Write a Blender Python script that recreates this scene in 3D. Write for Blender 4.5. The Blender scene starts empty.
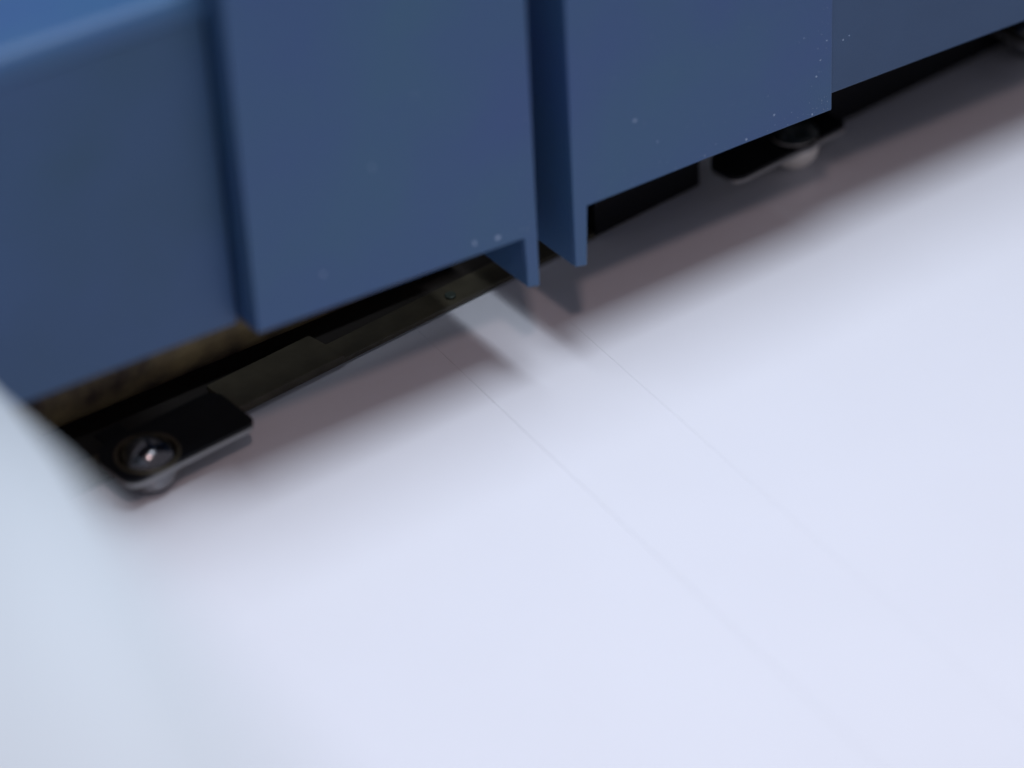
import bpy, bmesh, math, random
from mathutils import Vector, Matrix
random.seed(4)
S = bpy.context.scene
COL = S.collection
R = math.radians

# ------------------------------------------------------------ camera, world, lamps, exposure
cam_d = bpy.data.cameras.new('camera')
cam = bpy.data.objects.new('camera', cam_d)
COL.objects.link(cam)
r = Vector((0.8512, -0.5228, -0.0454)); u = Vector((0.3414, 0.4861, 0.8044)); w = Vector((0.3985, 0.7003, -0.5923))
m = Matrix((r, u, -w)).transposed().to_4x4()
m.translation = Vector((-0.5639, -0.9909, 0.8381))
cam.matrix_world = m
cam_d.sensor_width = 36
cam_d.lens = 3537.17 / 1024 * 36
cam_d.clip_start = 0.01
cam_d.clip_end = 30
cam_d.dof.use_dof = True
cam_d.dof.focus_distance = 1.435
cam_d.dof.aperture_fstop = 2.6
S.camera = cam

W = bpy.data.worlds.new("World"); S.world = W; W.use_nodes = True
bg = W.node_tree.nodes['Background']
bg.inputs['Color'].default_value = (0.83, 0.80, 0.95, 1)
bg.inputs['Strength'].default_value = 0.19

def area(name, loc, target, size, power, color, size_y=None):
    l = bpy.data.lights.new(name, 'AREA')
    l.energy = power; l.color = color; l.size = size
    if size_y: l.shape = 'RECTANGLE'; l.size_y = size_y
    o = bpy.data.objects.new(name, l); COL.objects.link(o)
    o.location = loc
    o.rotation_euler = (Vector(target) - Vector(loc)).to_track_quat('-Z', 'Y').to_euler()
    return o
area('ceiling_softbox', (0.03, -0.13, 1.15), (0.03, -0.03, 0), 0.30, 12.2, (0.81, 0.885, 1.0), 0.60)
area('warm_room_lamp', (-0.33, -0.72, 1.14), (0, 0, 0), 0.08, 1.9, (1.0, 0.72, 0.70))

S.view_settings.view_transform = 'Standard'
S.view_settings.look = 'None'
S.view_settings.exposure = 0.0
S.view_settings.gamma = 1.0

# ------------------------------------------------------------ materials
def mat(name, color, rough=0.5, metal=0.0, spec=0.5, coat=0.0, vary=0.0, vscale=30, bump=0.0, bscale=400, color2=None, stretch=None):
    M = bpy.data.materials.new(name); M.use_nodes = True
    nt = M.node_tree; b = nt.nodes['Principled BSDF']
    b.inputs['Base Color'].default_value = (*color, 1)
    b.inputs['Roughness'].default_value = rough
    b.inputs['Metallic'].default_value = metal
    b.inputs['Specular IOR Level'].default_value = spec
    b.inputs['Coat Weight'].default_value = coat
    tc = nt.nodes.new('ShaderNodeTexCoord')
    src = tc.outputs['Object']
    if stretch:
        mp = nt.nodes.new('ShaderNodeMapping'); mp.inputs['Scale'].default_value = stretch
        nt.links.new(src, mp.inputs['Vector']); src = mp.outputs['Vector']
    if vary > 0:
        n = nt.nodes.new('ShaderNodeTexNoise'); n.inputs['Scale'].default_value = vscale; n.inputs['Detail'].default_value = 5
        nt.links.new(src, n.inputs['Vector'])
        mx = nt.nodes.new('ShaderNodeMix'); mx.data_type = 'RGBA'
        c2 = color2 or tuple(c * (1 - vary) for c in color)
        mx.inputs['A'].default_value = (*color, 1); mx.inputs['B'].default_value = (*c2, 1)
        cr = nt.nodes.new('ShaderNodeMapRange'); cr.inputs['From Min'].default_value = 0.35; cr.inputs['From Max'].default_value = 0.65
        nt.links.new(n.outputs['Fac'], cr.inputs['Value']); nt.links.new(cr.outputs['Result'], mx.inputs['Factor'])
        nt.links.new(mx.outputs['Result'], b.inputs['Base Color'])
        rr = nt.nodes.new('ShaderNodeMapRange'); rr.inputs['To Min'].default_value = rough * 0.85; rr.inputs['To Max'].default_value = min(1, rough * 1.2)
        nt.links.new(n.outputs['Fac'], rr.inputs['Value']); nt.links.new(rr.outputs['Result'], b.inputs['Roughness'])
    if bump > 0:
        n2 = nt.nodes.new('ShaderNodeTexNoise'); n2.inputs['Scale'].default_value = bscale; n2.inputs['Detail'].default_value = 3
        nt.links.new(src, n2.inputs['Vector'])
        bp = nt.nodes.new('ShaderNodeBump'); bp.inputs['Strength'].default_value = bump; bp.inputs['Distance'].default_value = 0.0005
        nt.links.new(n2.outputs['Fac'], bp.inputs['Height']); nt.links.new(bp.outputs['Normal'], b.inputs['Normal'])
    return M

PAPER = mat('coated_white_paper', (0.83, 0.84, 0.89), 0.2, spec=0.5, vary=0.015, vscale=12, bump=0.03, bscale=900)
PAPER_MATT = mat('pale_blue_white_board', (0.56, 0.61, 0.645), 0.6, vary=0.03, vscale=6)
STEEL_TABLE = mat('table_steel', (0.35, 0.36, 0.38), 0.35, metal=1.0, vary=0.1)
BLUE = mat('blue_powder_paint', (0.034, 0.082, 0.215), 0.42, spec=0.38, vary=0.14, vscale=11, bump=0.3, bscale=1500, color2=(0.036, 0.104, 0.195))
BLACK = mat('black_anodised_plate', (0.004, 0.0045, 0.007), 0.4, spec=0.25, vary=0.2)
BLACK_ROUGH = mat('black_machine_interior', (0.016, 0.011, 0.008), 0.7)
OLIVE = mat('oily_olive_steel', (0.095, 0.084, 0.055), 0.45, metal=0.2, vary=0.4, vscale=60)
BRASS = mat('dull_brass_roller', (0.33, 0.25, 0.12), 0.5, metal=0.2, vary=0.5, vscale=42, color2=(0.06, 0.04, 0.03))
SCREW = mat('tarnished_screw', (0.10, 0.13, 0.11), 0.35, metal=0.6)
BLUE_STEEL = mat('steel_blue_paint', (0.031, 0.077, 0.182), 0.42, spec=0.35, vary=0.14, vscale=9, bump=0.3, bscale=1500, color2=(0.024, 0.070, 0.130))
BLUE_GREY = mat('greyer_blue_cover', (0.032, 0.075, 0.160), 0.42, spec=0.35, vary=0.14, vscale=11, bump=0.3, bscale=1500)  # darker and greyer blue, on the fourth cover's front only
BALL_DARK = mat('ball_dark_reflection', (0.008, 0.013, 0.013), 0.3, spec=0.5)
EDGE = mat('edge_sheet_reflection', (0.30, 0.30, 0.30), 0.4, metal=0.6)  # light grey holds the sheets' reflection along the bracket edge
BALL = mat('dark_polished_ball', (0.22, 0.22, 0.23), 0.16, metal=1.0)
BALL_REFLECT = mat('ball_sheet_reflection', (0.88, 0.83, 0.76), 0.3, spec=0.6, coat=0.3)  # pale colour puts the white sheets' reflection into the second ball
DUST = mat('grey_dust', (0.16, 0.22, 0.32), 0.8)
CHIP = mat('bare_chip_in_paint', (0.26, 0.34, 0.48), 0.6)

# ------------------------------------------------------------ helpers
def link(name, bm, material, parent=None, smooth=False, bevel=0.0, seg=2):
    if bevel > 0:
        bmesh.ops.bevel(bm, geom=[e for e in bm.edges], offset=bevel, segments=seg, profile=0.6, affect='EDGES', clamp_overlap=True)
    bmesh.ops.recalc_face_normals(bm, faces=bm.faces)
    me = bpy.data.meshes.new(name); bm.to_mesh(me); bm.free()
    me.materials.append(material)
    if smooth:
        for p in me.polygons: p.use_smooth = True
    o = bpy.data.objects.new(name, me); COL.objects.link(o)
    if parent: o.parent = parent
    return o

def box(x0, x1, y0, y1, z0, z1):
    bm = bmesh.new()
    bmesh.ops.create_cube(bm, size=1)
    for v in bm.verts:
        v.co = Vector((x0 if v.co.x < 0 else x1, y0 if v.co.y < 0 else y1, z0 if v.co.z < 0 else z1))
    return bm

def prism(pts, z0, z1):
    bm = bmesh.new()
    a = [bm.verts.new((x, y, z0)) for x, y in pts]; b = [bm.verts.new((x, y, z1)) for x, y in pts]
    bm.faces.new(a[::-1]); bm.faces.new(b)
    for i in range(len(pts)):
        j = (i + 1) % len(pts); bm.faces.new((a[i], a[j], b[j], b[i]))
    return bm

def rounded(pts, rads, n=6):
    out = []
    k = len(pts)
    for i in range(k):
        p = Vector(pts[i]); a = Vector(pts[i - 1]) - p; b = Vector(pts[(i + 1) % k]) - p
        rad = rads[i] if isinstance(rads, (list, tuple)) else rads
        p0 = p + a.normalized() * rad; p1 = p + b.normalized() * rad
        for t in range(n + 1):
            t /= n
            q = p0 * (1 - t) ** 2 + p * 2 * t * (1 - t) + p1 * t * t
            out.append((q.x, q.y))
    return out

def thing(name, label, cat, loc=(0, 0, 0), rz=0.0, group=None):
    o = bpy.data.objects.new(name, None); COL.objects.link(o)
    o.empty_display_size = 0.02
    o.location = loc; o.rotation_euler = (0, 0, rz)
    o['label'] = label; o['category'] = cat
    if group: o['group'] = group
    return o

def tag(o, label, cat, group=None):
    o['label'] = label; o['category'] = cat
    if group: o['group'] = group
    return o

def cyl(p0, p1, rad, n=32):
    bm = bmesh.new()
    p0, p1 = Vector(p0), Vector(p1); d = p1 - p0
    rot = d.to_track_quat('Z', 'Y').to_matrix().to_4x4()
    bmesh.ops.create_cone(bm, cap_ends=True, segments=n, radius1=rad, radius2=rad, depth=d.length,
                          matrix=Matrix.Translation((p0 + p1) / 2) @ rot)
    return bm

# ------------------------------------------------------------ the surface: table and coated sheets
o = link('feed_table', box(-1.0, 1.0, -0.9, 0.35, -0.03, -0.0006), STEEL_TABLE, bevel=0.002); o['kind'] = 'structure'
o = link('machine_back_wall', box(-0.8, 0.9, 0.16, 0.165, 0.0, 0.26), BLACK_ROUGH); o['kind'] = 'structure'

def sheet(x0, x1, z, yb0, yb1, label):
    th = 0.00022
    pts = [(x0, -0.85), (x1, -0.85), (x1, yb1), (x0, yb0)]
    return tag(link('paper_sheet', prism(pts, z, z + th), PAPER), label, 'paper sheet')
sheet(-0.62, -0.01246, 0.0, 0.0565 - 0.081 + 0.006, 0.0565 - 0.0016 + 0.006, 'broad coated white sheet in front of the left black ball bracket')
sheet(-0.0124, 0.0418, 0.00006, 0.0565 - 0.0016 + 0.006, 0.0565 + 0.0055 + 0.006, 'narrow white sheet strip running out below the slot between the blue covers')
sheet(0.04190, 0.75, 0.0, 0.12, 0.12, 'broad coated white sheet filling the right side and lower right corner')

# ------------------------------------------------------------ blue covers
ZT = 0.27
def chips(parent, spots):
    for x, z, s in spots:
        n = random.randint(6, 8)
        ex, ey = random.uniform(.6, 1.5), random.uniform(.6, 1.2)
        pts = [(ex * math.cos(i * 2 * math.pi / n) * s * random.uniform(.5, 1.1), ey * math.sin(i * 2 * math.pi / n) * s * random.uniform(.6, 1.1)) for i in range(n)]
        bm = prism(pts, 0, 0.00008)
        for v in bm.verts: v.co = Vector((v.co.x, -v.co.z, v.co.y))
        c = link('paint_chip', bm, CHIP, parent)
        c.location = (x, -0.00002, z)

def dust(parent, x0, x1, zl, zr, z1, n):
    # fine specks stuck to the paint, thicker along the sloping lower edge and the right side
    bm = bmesh.new()
    for i in range(n):
        x = random.uniform(x0, x1) if random.random() < .6 else x1 - abs(random.gauss(0, .006)) - .0005
        if not (x0 < x < x1): continue
        z0 = zl + (zr - zl) * (x - x0) / (x1 - x0)
        z = z0 + .0008 + (abs(random.gauss(0, .003)) if random.random() < .35 else random.uniform(0, z1 - z0))
        s = random.choice((.00012, .00016, .00022, .0003))
        a = random.uniform(0, 3.14)
        vs = [bm.verts.new((x + math.cos(a + k * 1.57) * s * random.uniform(.6, 1.6), -.00005, z + math.sin(a + k * 1.57) * s)) for k in range(4)]
        bm.faces.new(vs)
    o = link('dust_specks', bm, DUST, parent); o['kind'] = 'stuff'

def front(pts, thick, y0=0.0):
    bm = prism(pts, 0, thick)
    for v in bm.verts: v.co = Vector((v.co.x, y0 + v.co.z, v.co.y))
    return bm
def slope_top(bm, k, x0):
    for v in bm.verts: v.co.z += k * (v.co.x - x0)
    return bm
CO = (0.02, -0.006, 0.0)          # the covers stand in one line, turned 4 degrees to the sheets
CR = math.atan(0.07)
def cover(label):
    return thing('machine_cover', label, 'machine cover', CO, CR)

# lidded cover at the far left
t = cover('blurred blue cover box at far left with its lighter blue lid showing')
link('front_panel', front([(-0.4448, 0.0990), (-0.2299, 0.0868), (-0.1382, 0.0815), (-0.1382, 0.2129), (-0.2181, 0.2163), (-0.4448, 0.2261)], 0.002, 0.011), BLUE_STEEL, t, bevel=0.0004)
prof = [(0.086, 0.2133), (0.0108, 0.2133)] + [(0.0108 + 0.0050 * (1 - math.cos(a * math.pi / 16)), 0.2192 + 0.0048 * math.sin(a * math.pi / 16)) for a in range(9)] + [(0.086, 0.2240)]
bm = prism(prof, -0.4448, -0.1366)
for v in bm.verts: v.co = Vector((v.co.z, v.co.x, v.co.y))
link('lid', slope_top(bm, -0.043, -0.1366), BLUE, t)
link('side_panel', box(-0.1404, -0.1384, 0.0133, 0.084, 0.0820, 0.2128), BLUE, t, bevel=0.0004)

# second cover
t = cover('wide blue cover between the dark seam and the open slot')
link('front_panel', front([(-0.1359, 0.0816), (-0.0144, 0.0728), (-0.0144, 0.0486), (-0.0087, 0.0472), (-0.0087, ZT), (-0.1359, ZT)], 0.002), BLUE, t, bevel=0.0005)
link('side_flange', box(-0.1365, -0.1343, 0.0023, 0.12, 0.0822, ZT), BLUE, t, bevel=0.0004)
link('side_flange', box(-0.0137, -0.0089, 0.0023, 0.078, 0.0477, ZT), BLUE, t, bevel=0.0006)
link('top_panel', box(-0.1365, -0.0087, 0.0, 0.078, ZT + 0.0003, ZT + 0.002), BLUE, t)
chips(t, [(-0.0381, 0.0799, .0012), (-0.0271, 0.0777, .0010), (-0.1059, 0.0951, .0009), (-0.0811, 0.1321, .0009), (-0.0521, 0.2024, .0007), (-0.060, 0.155, .0006), (-0.034, 0.1, .0004)])
dust(t, -0.134, -0.010, 0.0828, 0.0740, 0.21, 60)

# third cover
t = cover('blue cover right of the slot with pale chips along its lower edge')
link('front_panel', front([(0.0088, 0.0482), (0.0144, 0.0467), (0.0147, 0.0752), (0.1392, 0.0690), (0.1392, ZT), (0.0088, ZT)], 0.002), BLUE, t, bevel=0.0006)
link('side_flange', box(0.0091, 0.0138, 0.0023, 0.078, 0.0475, ZT), BLUE, t, bevel=0.0006)
link('side_flange', box(0.1370, 0.1392, 0.0023, 0.12, 0.0702, ZT), BLUE, t, bevel=0.0004)
link('top_panel', box(0.0088, 0.1392, 0.0, 0.12, ZT + 0.0003, ZT + 0.002), BLUE, t)
chips(t, [(0.0396, 0.1039, .0012), (0.0504, 0.0898, .0006), (0.1091, 0.0787, .0009), (0.1288, 0.0711, .0006), (0.0948, 0.0729, .0006),
          (0.1245, 0.1086, .0004), (0.133, 0.0951, .0004), (0.1309, 0.0881, .0004), (0.1362, 0.103, .0004), (0.0736, 0.0739, .0004)])
dust(t, 0.018, 0.1385, 0.0752, 0.0694, 0.16, 110)

# fourth cover
t = cover('darker blue cover at the upper right with a higher lower edge')
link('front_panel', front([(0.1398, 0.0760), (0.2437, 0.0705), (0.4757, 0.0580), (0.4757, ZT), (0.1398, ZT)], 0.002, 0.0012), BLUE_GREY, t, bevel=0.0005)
link('top_panel', box(0.1398, 0.4757, 0.0012, 0.12, ZT + 0.0003, ZT + 0.002), BLUE, t)
chips(t, [(0.1448, 0.1, .0005), (0.148, 0.1008, .0004)])

# ------------------------------------------------------------ rail and blocks under the covers (skewed 7.5 degrees to the covers)
RZ = math.atan(0.131)
RO = (0.0, 0.0565, 0.0)
t = thing('guide_rail', 'flat dark olive guide rail lying along the back of the white sheets', 'guide rail', RO, RZ)
link('rail_bar', box(-0.36, 0.0835, 0.0, 0.013, 0.0010, 0.0032), OLIVE, t, bevel=0.0004)
link('base_plate', box(-0.40, 0.0835, 0.0134, 0.15, 0.0008, 0.0022), BLACK_ROUGH, t)
link('clamp_plate', prism(rounded([(-0.103, -0.0008), (-0.049, -0.0008), (-0.052, 0.020), (-0.103, 0.020)], 0.0008, 3), 0.0034, 0.0056), OLIVE, t, bevel=0.0003, seg=1)
link('clamp_plate', prism(rounded([(-0.195, -0.001), (-0.158, -0.001), (-0.145, 0.012), (-0.195, 0.012)], 0.0008, 3), 0.0034, 0.0056), OLIVE, t, bevel=0.0003, seg=1)
s = link('screw_head', cyl((0.0095, 0.005, 0.0033), (0.0095, 0.005, 0.0046), 0.0024, 20), SCREW, t, bevel=0.0004, seg=1)

bl = link('guide_block', box(0.0835, 0.1425, 0.0, 0.02, 0.0012, 0.055), BLACK, bevel=0.0008)
bl.location = RO; bl.rotation_euler = (0, 0, RZ)
tag(bl, 'black block under the blue cover just right of the slot', 'guide block', 'black blocks under the right covers')
bl = link('guide_block', box(0.2130, 0.330, -0.0005, 0.02, 0.0012, 0.07), BLACK, bevel=0.0008)
bl.location = RO; bl.rotation_euler = (0, 0, RZ - 0.02)
tag(bl, 'long black block under the fourth blue cover at upper right', 'guide block', 'black blocks under the right covers')

ro = link('roller', cyl((-0.45, 0.068, 0.0180), (0.02, 0.090, 0.0180), 0.0155, 64), BRASS, smooth=True)
tag(ro, 'dull brass brown roller glimpsed under the left blue covers', 'roller')

# ------------------------------------------------------------ ball retainers with balls
def retainer(loc, x0, x1, y0, y1, label, dark_top=False, HR=0.0116):
    t = thing('ball_bracket', label, 'bracket', loc, RZ, 'black ball brackets')
    pts = rounded([(x0, y0), (x1, y0), (x1, y1 - 0.004), (x1 - 0.004, y1), (x0 + 0.006, y1), (x0, y1 - 0.006)],
                  [0.007, 0.0045, 0.002, 0.002, 0.003, 0.003], 6)
    # plate with a round hole for the ball
    N = 40
    hole = [(math.cos(a) * HR, math.sin(a) * HR) for a in [i * 2 * math.pi / N for i in range(N)]]
    def plate(z0, z1, grow):
        bm = bmesh.new()
        def ring(ptsx, z): return [bm.verts.new((x, y, z)) for x, y in ptsx]
        for z in (z0, z1):
            pass
        # resample outline by angle so that both loops match
        def hit(a):
            d = Vector((math.cos(a), math.sin(a))); best = None
            for i in range(len(pts)):
                p = Vector(pts[i]); q = Vector(pts[(i + 1) % len(pts)]); e = q - p
                den = d.x * e.y - d.y * e.x
                if abs(den) < 1e-12: continue
                tt = (p.x * e.y - p.y * e.x) / den; ss = (p.x * d.y - p.y * d.x) / den
                if tt > 0 and -1e-6 <= ss <= 1 + 1e-6:
                    if best is None or tt > best: best = tt
            return d * best
        angs = sorted(set([math.atan2(y, x) for x, y in pts] + [i * 2 * math.pi / 36 - math.pi + 0.01 for i in range(36)]))
        outr = [hit(a) for a in angs]; inn = [Vector((math.cos(a), math.sin(a))) * HR for a in angs]
        ot, it = ring(outr, z1), ring(inn, z1); ob, ib = ring(outr, z0), ring(inn, z0)
        n = len(angs)
        for i in range(n):
            j = (i + 1) % n
            bm.faces.new((ot[i], ot[j], it[j], it[i])); bm.faces.new((ob[i], ib[i], ib[j], ob[j]))
            bm.faces.new((ot[i], ob[i], ob[j], ot[j])); bm.faces.new((it[i], it[j], ib[j], ib[i]))
        return bm
    link('top_plate', plate(0.0151, 0.0165, 0), BLACK, t)
    link('edge_plate', plate(0.0130, 0.0149, 0), EDGE, t)
    if dark_top:
        bm = bmesh.new()
        bmesh.ops.create_uvsphere(bm, u_segments=40, v_segments=24, radius=0.0118)
        bmesh.ops.bisect_plane(bm, geom=bm.verts[:] + bm.edges[:] + bm.faces[:], plane_co=(0, 0, 0.0052), plane_no=(0, 0, 1), clear_inner=True)
        for v in bm.verts: v.co.z = v.co.z * 0.75 + 0.0138
        link('reflection_dome', bm, BALL_DARK, t, smooth=True)  # added dome, coloured as the dark covers reflected on the ball top
        link('arm', box(-0.006, 0.006, 0.011, y1 + 0.012, 0.0110, 0.0125), BLACK, t, bevel=0.0003, seg=1)
        return t
    # collar ring round the ball
    bm = bmesh.new()
    n, k = 48, 10
    vs = [[bm.verts.new(((0.0123 + 0.0007 * math.cos(b * 2 * math.pi / k)) * math.cos(a * 2 * math.pi / n),
                         (0.0123 + 0.0007 * math.cos(b * 2 * math.pi / k)) * math.sin(a * 2 * math.pi / n),
                         0.0168 + 0.0006 * math.sin(b * 2 * math.pi / k))) for b in range(k)] for a in range(n)]
    for a in range(n):
        for b in range(k):
            bm.faces.new((vs[a][b], vs[(a + 1) % n][b], vs[(a + 1) % n][(b + 1) % k], vs[a][(b + 1) % k]))
    link('collar', bm, OLIVE, t, smooth=True)
    # arm holding the bracket on the rail
    link('arm', box(-0.006, 0.006, 0.011, y1 + 0.012, 0.0110, 0.0125), BLACK, t, bevel=0.0003, seg=1)
    return t
def ball(loc, label, rad=0.0118, m=None):
    bm = bmesh.new(); bmesh.ops.create_uvsphere(bm, u_segments=48, v_segments=32, radius=rad)
    o = link('steel_ball', bm, m or BALL, smooth=True); o.location = (loc[0], loc[1], rad + 0.0004)
    tag(o, label, 'ball', 'loose balls held in the black brackets')
B1 = (-0.1500, 0.0228, 0); B2 = (0.1838, 0.0652, 0); B3 = (0.3225, 0.0800, 0)
retainer(B1, -0.0160, 0.0435, -0.0118, 0.0170, 'black bracket at lower left with a rounded end beside the pale raised sheet')
retainer(B2, -0.0430, 0.0225, -0.0098, 0.0120, 'black bracket poking out under the chipped blue cover on the right', True, 0.0106)
retainer(B3, -0.0135, 0.0350, -0.0125, 0.0175, 'black bracket cut off by the photo at the upper right corner')
ball(B1, 'shiny dark ball with a warm glint in the lower left bracket')
ball(B2, 'grey ball half hidden under the bracket below the chipped cover', 0.0106, BALL_REFLECT)
ball(B3, 'small bright spot of a ball at the top right corner')

# ------------------------------------------------------------ raised pale sheet close to the lens
def curved_sheet():
    e = [Vector((-0.2167, 0.0408, 0.0966)), Vector((-0.2345, -0.0611, 0.1330)), Vector((-0.2718, -0.2123, 0.2161)), Vector((-0.3136, -0.3591, 0.3015)), Vector((-0.3486, -0.4803, 0.3709)), Vector((-0.3798, -0.5822, 0.4321)), Vector((-0.3976, -0.6428, 0.4667))]
    bm = bmesh.new(); rows = []
    n = 12
    def edge(t):
        k = t * (len(e) - 1); i = min(int(k), len(e) - 2); f = k - i
        return e[i].lerp(e[i + 1], f)
    across = Vector((-0.97, 0.10, 0.05)).normalized()
    for i in range(n + 1):
        p = edge(i / n); row = []
        for j in range(9):
            s = j / 8 * 0.30
            row.append(bm.verts.new(p + across * s + Vector((0, 0, -0.25 * s * s))))
        rows.append(row)
    fs = [bm.faces.new((rows[i][j], rows[i + 1][j], rows[i + 1][j + 1], rows[i][j + 1])) for i in range(n) for j in range(8)]
    bmesh.ops.recalc_face_normals(bm, faces=bm.faces)
    bmesh.ops.solidify(bm, geom=bm.faces[:], thickness=0.0008)
    return bm
o = link('raised_sheet', curved_sheet(), PAPER_MATT, smooth=True)
tag(o, 'pale bluish raised sheet blurred in the near foreground at lower left', 'raised sheet')
